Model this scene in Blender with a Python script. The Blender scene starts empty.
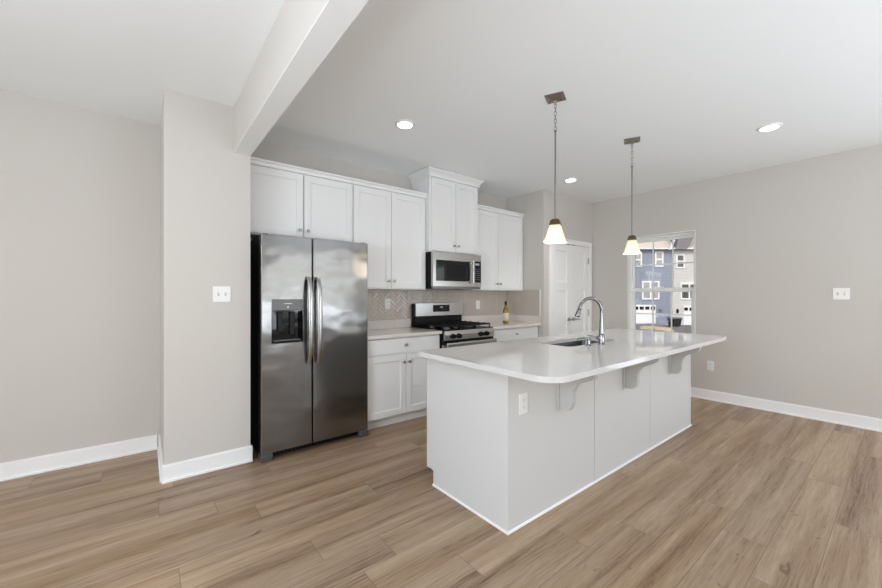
import bpy, bmesh, math, random
from mathutils import Vector, Matrix
random.seed(7)
C = bpy.context.scene
COL = C.collection
PI = math.pi
R = math.radians
YAW = 38.476

# ------------------------------------------------------------------ camera
cam = bpy.data.cameras.new('camera')
camo = bpy.data.objects.new('camera', cam)
COL.objects.link(camo)
camo.location = (0, 0, 1.30)
camo.rotation_euler = (R(90), 0, R(-YAW))
cam.sensor_width = 36.0
cam.lens = 15.227
cam.shift_y = 0.00121
cam.clip_start = 0.05
cam.clip_end = 400
C.camera = camo

# ------------------------------------------------------------------ world, sun, area lights, exposure
w = bpy.data.worlds.new('sky')
C.world = w
w.use_nodes = True
wn = w.node_tree.nodes
wl = w.node_tree.links
wn.clear()
wo = wn.new('ShaderNodeOutputWorld')
wb = wn.new('ShaderNodeBackground')
ws = wn.new('ShaderNodeTexSky')
ws.sky_type = 'NISHITA'
ws.sun_disc = False
ws.sun_elevation = R(42)
ws.sun_rotation = R(200)
ws.air_density = 1.0
ws.dust_density = 2.5
wb.inputs['Strength'].default_value = 0.22
wl.new(ws.outputs[0], wb.inputs['Color'])
wl.new(wb.outputs[0], wo.inputs['Surface'])

sun = bpy.data.lights.new('sun', 'SUN')
sun.energy = 2.4
sun.angle = R(6)
sun.color = (1, .96, .9)
suno = bpy.data.objects.new('sun', sun)
COL.objects.link(suno)
suno.rotation_euler = Vector((.75, .22, -.62)).to_track_quat('-Z', 'Y').to_euler()


def area(name, loc, direction, sx, sy, power, color=(1, 1, 1), spread=180):
    l = bpy.data.lights.new(name, 'AREA')
    l.shape = 'RECTANGLE'
    l.size, l.size_y = sx, sy
    l.energy = power
    l.color = color
    l.spread = R(spread)
    o = bpy.data.objects.new(name, l)
    COL.objects.link(o)
    o.location = loc
    o.rotation_euler = Vector(direction).to_track_quat('-Z', 'Y').to_euler()
    return o


# daylight entering by the openings of the room (patio door, rear windows, side window), white-balanced like the photograph
DAY = (.905, 1.0, 1.105)
area('daylight_patio_door', (5.56, -1.10, 1.08), (-1, 0, 0), 2.0, 1.76, 19, DAY)
area('daylight_rear_window', (0.3, -4.66, 1.45), (0, 1, 0), 1.76, 1.66, 5, DAY)
area('daylight_rear_window', (3.85, -4.66, 1.28), (0, 1, 0), 2.86, 1.3, 12, DAY)
area('daylight_rear_window', (3.85, -4.66, 2.12), (0, 1, 0), 2.86, .30, 11, DAY)
area('daylight_side_window', (-2.66, 0.6, 1.45), (1, 0, 0), 1.66, 1.96, 96, DAY)
# added fill lights, unseen behind the camera, aimed up to brighten the ceiling
area('added_ceiling_fill', (-1.3, -0.8, 1.0), (-.1, 0.1, 1), 1.2, 1.2, 74, DAY)
area('added_ceiling_fill', (3.1, -2.4, .9), (.25, .2, 1), 1.4, 1.4, 64, DAY)
area('added_ceiling_fill', (1.5, -1.3, .9), (.0, .5, 1), 1.0, 1.0, 17, DAY)

C.view_settings.view_transform = 'Standard'
C.view_settings.look = 'None'
C.view_settings.gamma = 1
C.view_settings.use_curve_mapping = False
C.view_settings.exposure = 0.06
try:
    C.cycles.use_denoising = True
    C.cycles.max_bounces = 10
    C.cycles.diffuse_bounces = 6
    C.cycles.sample_clamp_indirect = 6
    C.cycles.caustics_reflective = False
    C.cycles.caustics_refractive = False
except Exception:
    pass


# ------------------------------------------------------------------ materials
def srgb(r, g, b):
    f = lambda c: (c / 255 / 12.92) if c / 255 <= .04045 else ((c / 255 + .055) / 1.055) ** 2.4
    return (f(r), f(g), f(b), 1)


def mat(name, col, rough=.5, metal=0., spec=.5, **kw):
    m = bpy.data.materials.new(name)
    m.use_nodes = True
    b = m.node_tree.nodes['Principled BSDF']
    b.inputs['Base Color'].default_value = col if len(col) == 4 else (*col, 1)
    b.inputs['Roughness'].default_value = rough
    b.inputs['Metallic'].default_value = metal
    b.inputs['Specular IOR Level'].default_value = spec
    for k, v in kw.items():
        b.inputs[k.replace('_', ' ')].default_value = v
    return m


def nd(m, typ, **kw):
    n = m.node_tree.nodes.new(typ)
    for k, v in kw.items():
        if k.startswith('i_'):
            n.inputs[int(k[2:])].default_value = v
        else:
            setattr(n, k, v)
    return n


def lk(m, a, b):
    m.node_tree.links.new(a, b)


def bump(m, scale, strength, dist=.002, stretch=(1, 1, 1), detail=2):
    b = m.node_tree.nodes['Principled BSDF']
    tc = nd(m, 'ShaderNodeTexCoord')
    mp = nd(m, 'ShaderNodeMapping')
    mp.inputs['Scale'].default_value = stretch
    no = nd(m, 'ShaderNodeTexNoise')
    no.inputs['Scale'].default_value = scale
    no.inputs['Detail'].default_value = detail
    bp = nd(m, 'ShaderNodeBump')
    bp.inputs['Strength'].default_value = strength
    bp.inputs['Distance'].default_value = dist
    lk(m, tc.outputs['Object'], mp.inputs['Vector'])
    lk(m, mp.outputs[0], no.inputs['Vector'])
    lk(m, no.outputs['Fac'], bp.inputs['Height'])
    prev = b.inputs['Normal'].links
    if prev:
        lk(m, prev[0].from_socket, bp.inputs['Normal'])
    lk(m, bp.outputs[0], b.inputs['Normal'])
    return no


def mottle(m, c1, c2, scale=8, detail=3, stretch=(1, 1, 1)):
    b = m.node_tree.nodes['Principled BSDF']
    tc = nd(m, 'ShaderNodeTexCoord')
    mp = nd(m, 'ShaderNodeMapping')
    mp.inputs['Scale'].default_value = stretch
    no = nd(m, 'ShaderNodeTexNoise')
    no.inputs['Scale'].default_value = scale
    no.inputs['Detail'].default_value = detail
    mx = nd(m, 'ShaderNodeMix', data_type='RGBA')
    mx.inputs[6].default_value = c1
    mx.inputs[7].default_value = c2
    lk(m, tc.outputs['Object'], mp.inputs['Vector'])
    lk(m, mp.outputs[0], no.inputs['Vector'])
    lk(m, no.outputs['Fac'], mx.inputs[0])
    lk(m, mx.outputs[2], b.inputs['Base Color'])


M = {}
M['wall'] = mat('greige_paint', srgb(207, 202, 196), .85, spec=.25)
bump(M['wall'], 260, .08, .001)
M['ceiling'] = mat('ceiling_paint', srgb(245, 248, 249), .9, spec=.2)
bump(M['ceiling'], 200, .1, .001)
M['trim'] = mat('white_trim_paint', srgb(245, 245, 244), .4)
bump(M['trim'], 90, .03, .0005)
M['cab'] = mat('white_cabinet_paint', srgb(238, 238, 237), .38)
bump(M['cab'], 120, .03, .0004)
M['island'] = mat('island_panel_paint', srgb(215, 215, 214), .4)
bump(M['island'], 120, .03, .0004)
M['corbel'] = mat('corbel_grey', srgb(198, 198, 196), .45)  # corbels get a slightly greyer tone than the island panels
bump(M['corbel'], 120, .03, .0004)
M['cabin'] = mat('cabinet_frame_paint', srgb(228, 228, 226), .5)
M['quartz'] = mat('white_quartz', srgb(222, 221, 220), .05, spec=.8)
mottle(M['quartz'], srgb(222, 221, 220), srgb(216, 215, 213), 30, 4)
M['counter'] = mat('pale_quartz', srgb(226, 220, 214), .16)
mottle(M['counter'], srgb(230, 224, 218), srgb(214, 207, 200), 40, 6)
M['tile'] = mat('glazed_tile', srgb(198, 188, 178), .12, spec=.7)
mottle(M['tile'], srgb(202, 193, 183), srgb(194, 184, 174), 5, 2)
M['grout'] = mat('grout', srgb(208, 200, 191), .9)
bump(M['grout'], 300, .1, .001)
M['steel'] = mat('stainless_steel', (.50, .495, .49), .24, 1.)
bump(M['steel'], 55, .05, .0008, (.15, 1, 6), 3)
M['fsteel'] = mat('brushed_steel_door', (.24, .237, .233), .19, 1.)
bump(M['fsteel'], 2.2, .36, .05, (.9, 1, 1.3), 2)
bump(M['fsteel'], 60, .05, .0006, (.15, 1, 8), 3)
M['sinksteel'] = mat('satin_sink_steel', (.15, .148, .145), .28, 1.)
bump(M['sinksteel'], 60, .05, .0005, (.2, 1, 1), 2)
M['dsteel'] = mat('dark_steel', (.2, .2, .2), .35, 1.)
bump(M['dsteel'], 60, .05, .0005)
M['chrome'] = mat('polished_chrome', (.24, .24, .24), .07, 1.)
bump(M['chrome'], 20, .01, .0003)
M['nickel'] = mat('brushed_nickel', (.42, .40, .37), .3, 1.)
bump(M['nickel'], 90, .05, .0004)
M['bronze'] = mat('bronze_finish', (.16, .105, .065), .38, .9)
bump(M['bronze'], 60, .05, .0005)
M['pewter'] = mat('satin_nickel_rod', (.30, .27, .25), .32, 1.)
bump(M['pewter'], 60, .05, .0005)
M['canopy'] = mat('dark_bronze_canopy', (.34, .29, .26), .3, 1.)
bump(M['canopy'], 40, .02, .0004)
M['black'] = mat('black_enamel', (.006, .006, .007), .3, spec=.2)
bump(M['black'], 80, .03, .0005)
M['gblack'] = mat('black_glass', (.004, .004, .005), .05, spec=.4)
bump(M['gblack'], 5, .01, .0005)
M['iron'] = mat('cast_iron', (.009, .009, .010), .6, spec=.25)
bump(M['iron'], 120, .2, .001)
M['gplastic'] = mat('grey_plastic', (.16, .16, .165), .4)
bump(M['gplastic'], 90, .04, .0005)
M['dplastic'] = mat('charcoal_plastic', (.07, .07, .073), .4)
bump(M['dplastic'], 90, .04, .0005)
M['plastic'] = mat('white_plastic', srgb(240, 240, 238), .35)
bump(M['plastic'], 60, .02, .0003)
M['slot'] = mat('slot_shadow_plastic', srgb(72, 70, 68), .5)
M['shadowgap'] = mat('grey_plastic_gap', srgb(196, 194, 192), .5)
bump(M['shadowgap'], 60, .02, .0003)
bump(M['slot'], 60, .02, .0003)
M['siding_b'] = mat('blue_siding', srgb(158, 165, 183), .7)
M['siding_w'] = mat('white_siding', srgb(226, 225, 221), .7)
for k in ('siding_b', 'siding_w'):
    m = M[k]
    b = m.node_tree.nodes['Principled BSDF']
    tc = nd(m, 'ShaderNodeTexCoord')
    wv = nd(m, 'ShaderNodeTexWave', wave_type='BANDS', bands_direction='Z', wave_profile='SAW')
    wv.inputs['Scale'].default_value = 1.6
    bp = nd(m, 'ShaderNodeBump')
    bp.inputs['Strength'].default_value = .9
    bp.inputs['Distance'].default_value = .08
    lk(m, tc.outputs['Object'], wv.inputs['Vector'])
    lk(m, wv.outputs['Fac'], bp.inputs['Height'])
    lk(m, bp.outputs[0], b.inputs['Normal'])
M['wtrim'] = mat('house_white_trim', srgb(222, 222, 222), .6)
bump(M['wtrim'], 20, .05, .002)
M['shingle'] = mat('tan_shingle', srgb(196, 184, 170), .9)
mottle(M['shingle'], srgb(206, 194, 180), srgb(180, 168, 154), 6, 4)
M['shingle_g'] = mat('grey_shingle', srgb(128, 124, 128), .9)
mottle(M['shingle_g'], srgb(138, 134, 138), srgb(112, 108, 112), 6, 4)
M['hdark'] = mat('dark_house_window_glass', srgb(58, 60, 64), .1)
mottle(M['hdark'], srgb(30, 32, 36), srgb(96, 98, 100), 1.2, 2)
M['hpane'] = mat('house_window_glass', srgb(120, 124, 130), .08)
mottle(M['hpane'], srgb(70, 76, 84), srgb(196, 198, 202), 1.2, 2)
M['asphalt'] = mat('asphalt', srgb(112, 106, 104), .95)
mottle(M['asphalt'], srgb(122, 116, 113), srgb(98, 92, 90), 2, 4)
M['straw'] = mat('straw_mulch', srgb(206, 184, 146), .95)
mottle(M['straw'], srgb(226, 206, 170), srgb(150, 126, 92), 3, 5)
M['wine'] = mat('yellow_wine_glass', (.23, .15, .02), .06, spec=.7)
bump(M['wine'], 10, .02, .0005)
M['paper'] = mat('cream_paper', srgb(226, 216, 190), .7)
bump(M['paper'], 150, .05, .0005)


def emis(name, col, strength, base=(.8, .8, .8)):
    m = mat(name, base, .5)
    b = m.node_tree.nodes['Principled BSDF']
    b.inputs['Emission Color'].default_value = (*col, 1)
    b.inputs['Emission Strength'].default_value = strength
    return m


M['led'] = emis('lit_lens', (1, .98, .95), 6)
M['bulb'] = emis('lit_bulb', (1, .85, .62), 2.2)
M['shade'] = mat('frosted_glass', (.9, .86, .78), .4)
_m = M['shade']
_b = _m.node_tree.nodes['Principled BSDF']
_b.inputs['Emission Color'].default_value = (1, .88, .70, 1)
_b.inputs['Emission Strength'].default_value = .07
_tr = nd(_m, 'ShaderNodeBsdfTranslucent')
_tr.inputs['Color'].default_value = (.95, .9, .8, 1)
_mx = nd(_m, 'ShaderNodeMixShader')
_mx.inputs[0].default_value = .45
lk(_m, _b.outputs[0], _mx.inputs[1])
lk(_m, _tr.outputs[0], _mx.inputs[2])
lk(_m, _mx.outputs[0], _m.node_tree.nodes['Material Output'].inputs['Surface'])
bump(_m, 30, .05, .001)
M['lcd'] = emis('lit_display', (.55, .7, .8), .35, (.1, .1, .1))

m = bpy.data.materials.new('window_glass')
m.use_nodes = True
M['glass'] = m
m.node_tree.nodes.clear()
_o = nd(m, 'ShaderNodeOutputMaterial')
_t = nd(m, 'ShaderNodeBsdfTransparent')
_t.inputs[0].default_value = (.96, .97, .97, 1)
_g = nd(m, 'ShaderNodeBsdfGlossy')
_g.inputs['Roughness'].default_value = .02
_f = nd(m, 'ShaderNodeFresnel')
_f.inputs[0].default_value = 1.45
_x = nd(m, 'ShaderNodeMixShader')
lk(m, _f.outputs[0], _x.inputs[0])
lk(m, _t.outputs[0], _x.inputs[1])
lk(m, _g.outputs[0], _x.inputs[2])
lk(m, _x.outputs[0], _o.inputs['Surface'])


def floor_material():
    m = mat('oak_plank_floor', (.4, .3, .2), .42, spec=.4)
    b = m.node_tree.nodes['Principled BSDF']
    W, L = .19, 1.5

    def math_(op, a, b_=None, c=None):
        n = nd(m, 'ShaderNodeMath', operation=op)
        for i, v in enumerate((a, b_, c)):
            if v is None:
                continue
            if isinstance(v, (int, float)):
                n.inputs[i].default_value = v
            else:
                lk(m, v, n.inputs[i])
        return n.outputs[0]

    def comb(x, y, z=0.):
        n = nd(m, 'ShaderNodeCombineXYZ')
        for i, v in enumerate((x, y, z)):
            if isinstance(v, (int, float)):
                n.inputs[i].default_value = v
            else:
                lk(m, v, n.inputs[i])
        return n.outputs[0]
    tc = nd(m, 'ShaderNodeTexCoord')
    sp = nd(m, 'ShaderNodeSeparateXYZ')
    lk(m, tc.outputs['Object'], sp.inputs[0])
    x, y = sp.outputs[0], sp.outputs[1]
    yr = math_('DIVIDE', math_('ADD', y, 20.06), W)
    row = math_('FLOOR', yr)
    fy = math_('FRACT', yr)
    wn1 = nd(m, 'ShaderNodeTexWhiteNoise', noise_dimensions='1D')
    lk(m, row, wn1.inputs['W'])
    xr = math_('ADD', math_('DIVIDE', math_('ADD', x, 20.0), L), math_('MULTIPLY', wn1.outputs[0], 7.3))
    colm = math_('FLOOR', xr)
    fx = math_('FRACT', xr)
    wn2 = nd(m, 'ShaderNodeTexWhiteNoise', noise_dimensions='2D')
    lk(m, comb(row, colm), wn2.inputs['Vector'])
    rnd = wn2.outputs['Value']
    # grain: long streaks shifted per plank
    off = math_('MULTIPLY', rnd, 37.)
    gv = comb(math_('ADD', math_('MULTIPLY', x, .85), off), math_('ADD', math_('MULTIPLY', y, 19.), off), off)
    n1 = nd(m, 'ShaderNodeTexNoise')
    n1.inputs['Scale'].default_value = 1.15
    n1.inputs['Detail'].default_value = 7
    n1.inputs['Roughness'].default_value = .62
    n1.inputs['Distortion'].default_value = .7
    lk(m, gv, n1.inputs['Vector'])
    gv2 = comb(math_('ADD', math_('MULTIPLY', x, 2.2), off), math_('ADD', math_('MULTIPLY', y, 55.), off), off)
    n2 = nd(m, 'ShaderNodeTexNoise')
    n2.inputs['Scale'].default_value = 2.0
    n2.inputs['Detail'].default_value = 4
    lk(m, gv2, n2.inputs['Vector'])
    # fine pores
    gv4 = comb(math_('ADD', math_('MULTIPLY', x, 9.), off), math_('ADD', math_('MULTIPLY', y, 150.), off), off)
    n4 = nd(m, 'ShaderNodeTexNoise')
    n4.inputs['Scale'].default_value = 1.6
    n4.inputs['Detail'].default_value = 3
    lk(m, gv4, n4.inputs['Vector'])
    # broad tone bands along the plank
    gv5 = comb(math_('ADD', math_('MULTIPLY', x, .45), off), math_('ADD', math_('MULTIPLY', y, 7.), off), off)
    n5 = nd(m, 'ShaderNodeTexNoise')
    n5.inputs['Scale'].default_value = 1.3
    n5.inputs['Detail'].default_value = 3
    n5.inputs['Distortion'].default_value = .5
    lk(m, gv5, n5.inputs['Vector'])
    cr = nd(m, 'ShaderNodeValToRGB')
    e = cr.color_ramp.elements
    e[0].position = .355
    e[0].color = srgb(86, 64, 48)
    e[1].position = .66
    e[1].color = srgb(186, 164, 140)
    q = e.new(.47)
    q.color = srgb(154, 130, 105)
    g = math_('ADD', math_('MULTIPLY', n1.outputs['Fac'], .32), math_('MULTIPLY', n2.outputs['Fac'], .24))
    g = math_('ADD', g, math_('ADD', math_('MULTIPLY', n4.outputs['Fac'], .18), math_('MULTIPLY', n5.outputs['Fac'], .26)))
    g = math_('ADD', g, math_('MULTIPLY', math_('SUBTRACT', rnd, .5), .05))
    lk(m, g, cr.inputs[0])
    # reddish heartwood streaks
    rr_ = nd(m, 'ShaderNodeMapRange')
    rr_.inputs[1].default_value = .52
    rr_.inputs[2].default_value = .70
    rr_.inputs[3].default_value = 0.
    rr_.inputs[4].default_value = .28
    lk(m, math_('SUBTRACT', 1.08, n5.outputs['Fac']), rr_.inputs[0])
    mxr = nd(m, 'ShaderNodeMix', data_type='RGBA')
    lk(m, rr_.outputs[0], mxr.inputs[0])
    lk(m, cr.outputs[0], mxr.inputs[6])
    mxr.inputs[7].default_value = srgb(122, 88, 63)
    # knots: short dark flecks
    gv6 = comb(math_('ADD', math_('MULTIPLY', x, 5.), off), math_('ADD', math_('MULTIPLY', y, 17.), off), off)
    n6 = nd(m, 'ShaderNodeTexNoise')
    n6.inputs['Scale'].default_value = 1.
    n6.inputs['Detail'].default_value = 2
    n6.inputs['Distortion'].default_value = 1.2
    lk(m, gv6, n6.inputs['Vector'])
    kr = nd(m, 'ShaderNodeMapRange')
    kr.inputs[1].default_value = .70
    kr.inputs[2].default_value = .77
    lk(m, n6.outputs['Fac'], kr.inputs[0])
    mxk = nd(m, 'ShaderNodeMix', data_type='RGBA')
    lk(m, math_('MULTIPLY', kr.outputs[0], .6), mxk.inputs[0])
    lk(m, mxr.outputs[2], mxk.inputs[6])
    mxk.inputs[7].default_value = srgb(84, 62, 46)
    # a slow drift of tone from plank to plank
    hs = nd(m, 'ShaderNodeHueSaturation')
    lk(m, mxk.outputs[2], hs.inputs['Color'])
    lk(m, math_('ADD', math_('MULTIPLY', wn2.outputs['Value'], .14), .93), hs.inputs['Saturation'])
    # seams
    sy = math_('MINIMUM', fy, math_('SUBTRACT', 1., fy))
    sx = math_('MINIMUM', fx, math_('SUBTRACT', 1., fx))
    sd = math_('MINIMUM', math_('MULTIPLY', sy, W), math_('MULTIPLY', sx, L))
    sm = nd(m, 'ShaderNodeMapRange')
    sm.inputs[1].default_value = .0006
    sm.inputs[2].default_value = .0022
    lk(m, sd, sm.inputs[0])
    mxs = nd(m, 'ShaderNodeMix', data_type='RGBA')
    lk(m, sm.outputs[0], mxs.inputs[0])
    mxs.inputs[6].default_value = srgb(122, 99, 80)
    lk(m, hs.outputs[0], mxs.inputs[7])
    lk(m, mxs.outputs[2], b.inputs['Base Color'])
    bp = nd(m, 'ShaderNodeBump')
    bp.inputs['Strength'].default_value = .25
    bp.inputs['Distance'].default_value = .002
    lk(m, math_('ADD', sm.outputs[0], math_('MULTIPLY', n2.outputs['Fac'], .25)), bp.inputs['Height'])
    lk(m, bp.outputs[0], b.inputs['Normal'])
    return m


M['floor'] = floor_material()


# ------------------------------------------------------------------ mesh helpers
class MB:
    """collects shapes into one mesh"""

    def __init__(s):
        s.bm = bmesh.new()

    def box(s, x0, x1, y0, y1, z0, z1):
        vs = [s.bm.verts.new(p) for p in ((x0, y0, z0), (x1, y0, z0), (x1, y1, z0), (x0, y1, z0),
                                          (x0, y0, z1), (x1, y0, z1), (x1, y1, z1), (x0, y1, z1))]
        for f in ((0, 3, 2, 1), (4, 5, 6, 7), (0, 1, 5, 4), (1, 2, 6, 5), (2, 3, 7, 6), (3, 0, 4, 7)):
            s.bm.faces.new([vs[i] for i in f])
        return s

    def prism(s, pts, axis, a0, a1):
        """polygon pts (2-d) swept along axis 'x','y' or 'z' from a0 to a1"""
        def mk(p, a):
            return {'x': (a, p[0], p[1]), 'y': (p[0], a, p[1]), 'z': (p[0], p[1], a)}[axis]
        A = [s.bm.verts.new(mk(p, a0)) for p in pts]
        B = [s.bm.verts.new(mk(p, a1)) for p in pts]
        n = len(pts)
        s.bm.faces.new(A)
        s.bm.faces.new(B)
        for i in range(n):
            s.bm.faces.new((A[i], A[(i + 1) % n], B[(i + 1) % n], B[i]))
        return s

    def loft(s, rings, cap=True, closed=False):
        V = [[s.bm.verts.new(p) for p in r] for r in rings]
        n = len(V[0])
        m_ = len(V)
        for k in range(m_ if closed else m_ - 1):
            a, b = V[k], V[(k + 1) % m_]
            for i in range(n):
                s.bm.faces.new((a[i], a[(i + 1) % n], b[(i + 1) % n], b[i]))
        if cap and not closed:
            s.bm.faces.new(list(reversed(V[0])))
            s.bm.faces.new(V[-1])
        return s

    def lathe(s, prof, origin=(0, 0, 0), axis=(0, 0, 1), n=24):
        """prof: (radius, height) list, closed by caps"""
        q = Vector(axis).to_track_quat('Z', 'Y')
        o = Vector(origin)
        rings = [[tuple(o + q @ Vector((max(r, 1e-4) * math.cos(2 * PI * i / n), max(r, 1e-4) * math.sin(2 * PI * i / n), h)))
                  for i in range(n)] for r, h in prof]
        return s.loft(rings)

    def tube(s, pts, rad, n=12, closed=False):
        pts = [Vector(p) for p in pts]
        k = len(pts)
        if not hasattr(rad, '__len__'):
            rad = [rad] * k
        rings = []
        up = None
        for i, p in enumerate(pts):
            if closed:
                t = pts[(i + 1) % k] - pts[i - 1]
            else:
                t = pts[min(i + 1, k - 1)] - pts[max(i - 1, 0)]
            t.normalize()
            if up is None:
                up = t.orthogonal().normalized()
            else:
                up = (up - t * up.dot(t)).normalized()
            sd = t.cross(up)
            rings.append([tuple(p + rad[i] * (math.cos(2 * PI * j / n) * up + math.sin(2 * PI * j / n) * sd)) for j in range(n)])
        return s.loft(rings, closed=closed)

    def build(s, name, m, parent=None, origin=(0, 0, 0), bevel=0., smooth=False, label=None, seg=2):
        bmesh.ops.recalc_face_normals(s.bm, faces=s.bm.faces)
        off = Vector(origin)
        if off.length:
            bmesh.ops.translate(s.bm, verts=s.bm.verts, vec=-off)
        if smooth:
            for f in s.bm.faces:
                f.smooth = True
            for e_ in s.bm.edges:
                if len(e_.link_faces) == 2 and e_.calc_face_angle(0) > R(38):
                    e_.smooth = False
        me = bpy.data.meshes.new(name)
        s.bm.to_mesh(me)
        s.bm.free()
        me.materials.append(m)
        o = bpy.data.objects.new(name, me)
        COL.objects.link(o)
        if parent is not None:
            o.parent = parent
        else:
            o.location = off
        if bevel:
            bv = o.modifiers.new('bevel', 'BEVEL')
            bv.width = bevel
            bv.segments = seg
            bv.limit_method = 'ANGLE'
            bv.angle_limit = R(40)
        if label:
            o['label'] = label
        return o


def tag(o, label, cat, group=None, kind=None):
    o['label'] = label
    o['category'] = cat
    if group:
        o['group'] = group
    if kind:
        o['kind'] = kind
    return o


class Thing:
    """an Empty at a thing's base; parts are given in world coordinates (or local ones when local=True)"""

    def __init__(s, name, label, cat, loc=(0, 0, 0), rotz=0., group=None, kind=None, local=False):
        s.o = bpy.data.objects.new(name, None)
        s.o.empty_display_size = .1
        COL.objects.link(s.o)
        s.o.location = loc
        s.o.rotation_euler = (0, 0, rotz)
        s.org = (0, 0, 0) if local else loc
        tag(s.o, label, cat, group, kind)

    def part(s, name, mb, m, parent=None, **kw):
        return mb.build(name, m, parent or s.o, s.org, **kw)


def copy_thing(root, loc, label, rotz=None):
    r = root.copy()
    COL.objects.link(r)
    r.location = loc
    if rotz is not None:
        r.rotation_euler = (0, 0, rotz)
    r['label'] = label
    for ch in list(root.children):
        c = ch.copy()
        COL.objects.link(c)
        c.parent = r
        for g in list(ch.children):
            d = g.copy()
            COL.objects.link(d)
            d.parent = c
    return r


def solid(name, boxes, m, label, cat, bevel=0., kind='structure'):
    mb = MB()
    for b in boxes:
        mb.box(*b)
    o = mb.build(name, m, bevel=bevel)
    return tag(o, label, cat, kind=kind)


def rrect(x0, x1, y0, y1, r, n=8):
    """rounded rectangle outline; r is one radius or four (x0y0, x1y0, x1y1, x0y1)"""
    rs = r if hasattr(r, '__len__') else (r,) * 4
    pts = []
    for (cx, cy, a0), rr in zip(((x0, y0, PI), (x1, y0, 1.5 * PI), (x1, y1, 0), (x0, y1, .5 * PI)), rs):
        ox = cx + (rr if cx == x0 else -rr)
        oy = cy + (rr if cy == y0 else -rr)
        for i in range(n + 1):
            a = a0 + .5 * PI * i / n
            pts.append((ox + rr * math.cos(a), oy + rr * math.sin(a)))
    return pts


# ------------------------------------------------------------------ room
H = 2.74
XR, XL, YB, YF = 5.49, -2.60, -4.60, 3.965
KB, KX, PY = 3.76, 4.245, 3.10      # kitchen back wall, nook side wall, pantry wall
BX0, BX1 = .105, .65                # stub wall
T = .14
solid('floor', [(XL, XR, YB, YF, -.05, 0)], M['floor'], 'light brown oak plank floor of the whole room', 'floor')
solid('ceiling', [(XL - T, XR + T, YB - T, YF + T, H, H + .12)], M['ceiling'], 'flat white painted ceiling', 'ceiling')
solid('wall_left', [(XL, BX0, YF, YF + T, 0, H)], M['wall'], 'plain greige wall left of the refrigerator', 'wall')
solid('wall_partition', [(BX0, BX1, 3.22, YF + T, 0, H)], M['wall'],
      'short greige wall end between refrigerator and left wall', 'wall')
solid('wall_kitchen', [(BX1, KX, KB, KB + T, 0, H)], M['wall'], 'greige wall behind the kitchen cabinets', 'wall')
solid('wall_nook', [(KX, KX + .12, PY + .12, KB + T, 0, H)], M['wall'], 'short greige side wall at right end of cabinet run', 'wall')
DX0, DX1, DZ = 4.43, 5.385, 2.04
solid('wall_pantry', [(KX, DX0, PY, PY + .12, 0, H), (DX1, XR, PY, PY + .12, 0, H), (DX0, DX1, PY, PY + .12, DZ, H)],
      M['wall'], 'greige wall around the pantry doors', 'wall')
solid('wall_closet', [(KX + .12, XR + T, KB, KB + T, 0, H)], M['wall'], 'rear wall inside the pantry closet', 'wall')
WY0, WY1, WZ0, WZ1 = 1.702, 2.555, .63, 2.13
solid('wall_right', [(XR, XR + T, WY1, KB, 0, H), (XR, XR + T, -.1, WY0, 0, H), (XR, XR + T, WY0, WY1, 0, WZ0),
                     (XR, XR + T, WY0, WY1, WZ1, H), (XR, XR + T, YB, -2.1, 0, H), (XR, XR + T, -2.1, -.1, 2.06, H)],
      M['wall'], 'long greige wall with the double hung window', 'wall')
rear = [(XL, -.6, YB - T, YB, 0, H), (1.2, 2.4, YB - T, YB, 0, H), (5.3, XR, YB - T, YB, 0, H)]
for a, b in ((-.6, 1.2), (2.4, 5.3)):
    rear += [(a, b, YB - T, YB, 0, .6), (a, b, YB - T, YB, 2.3, H)]
solid('wall_rear', rear, M['wall'], 'greige wall with two wide windows behind the viewer', 'wall')
solid('wall_side', [(XL - T, XL, YB, -.4, 0, H), (XL - T, XL, 1.6, YF, 0, H), (XL - T, XL, -.4, 1.6, 0, .6),
                    (XL - T, XL, -.4, 1.6, 2.3, H)], M['wall'], 'greige side wall with a window left of the viewer', 'wall')
solid('beam', [(.535, BX1, YB, 3.22, 2.394, H)], M['wall'], 'boxed ceiling beam running from the wall end towards the viewer', 'beam')

solid('beam_soffit', [(.535, BX1, YB, 3.22, 2.39, 2.394)], M['ceiling'], 'white underside of the boxed ceiling beam', 'beam')


def baseboard(name, runs, label):
    """runs: (x0,y0,x1,y1, nx,ny) along a wall, n = outward direction"""
    mb = MB()
    for x0, y0, x1, y1, nx, ny in runs:
        for t, z0, z1 in ((.013, 0, .112), (.009, .112, .122), (.022, 0, .016)):
            xs = sorted((x0, x1 + nx * t if nx else x1))
            ys = sorted((y0, y1 + ny * t if ny else y1))
            mb.box(xs[0], xs[1], ys[0], ys[1], z0, z1)
    return tag(mb.build(name, M['trim'], bevel=.0015), label, 'baseboard', kind='structure')


baseboard('baseboard_left', [(XL, YF, BX0 - .022, YF, 0, -1)], 'white baseboard under the plain left wall')
baseboard('baseboard_partition', [(BX0 - .013, 3.22, BX1 + .013, 3.22, 0, -1), (BX0, 3.22, BX0, YF, -1, 0)],
          'white baseboard wrapping the wall end beside the refrigerator')
baseboard('baseboard_right', [(XR, -.1, XR, PY, -1, 0), (XR, YB, XR, -2.2, -1, 0)], 'white baseboard under the window wall')
baseboard('baseboard_rear', [(XL, YB, XR, YB, 0, 1)], 'white baseboard under the rear wall')

# rear and side openings: plain white frames
def opening_frame(name, axis, a0, a1, z0, z1, p0, p1, label):
    mb = MB()
    f = .05
    mid = (a0 + a1) / 2
    for u0, u1, v0, v1 in ((a0, a0 + f, z0, z1), (a1 - f, a1, z0, z1), (a0 + f, a1 - f, z0, z0 + f), (a0 + f, a1 - f, z1 - f, z1),
                           (mid - f / 2, mid + f / 2, z0 + f, z1 - f)):
        if axis == 'x':
            mb.box(u0, u1, p0, p1, v0, v1)
        else:
            mb.box(p0, p1, u0, u1, v0, v1)
    tag(mb.build(name, M['trim'], bevel=.003), label, 'window', kind='structure')


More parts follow.
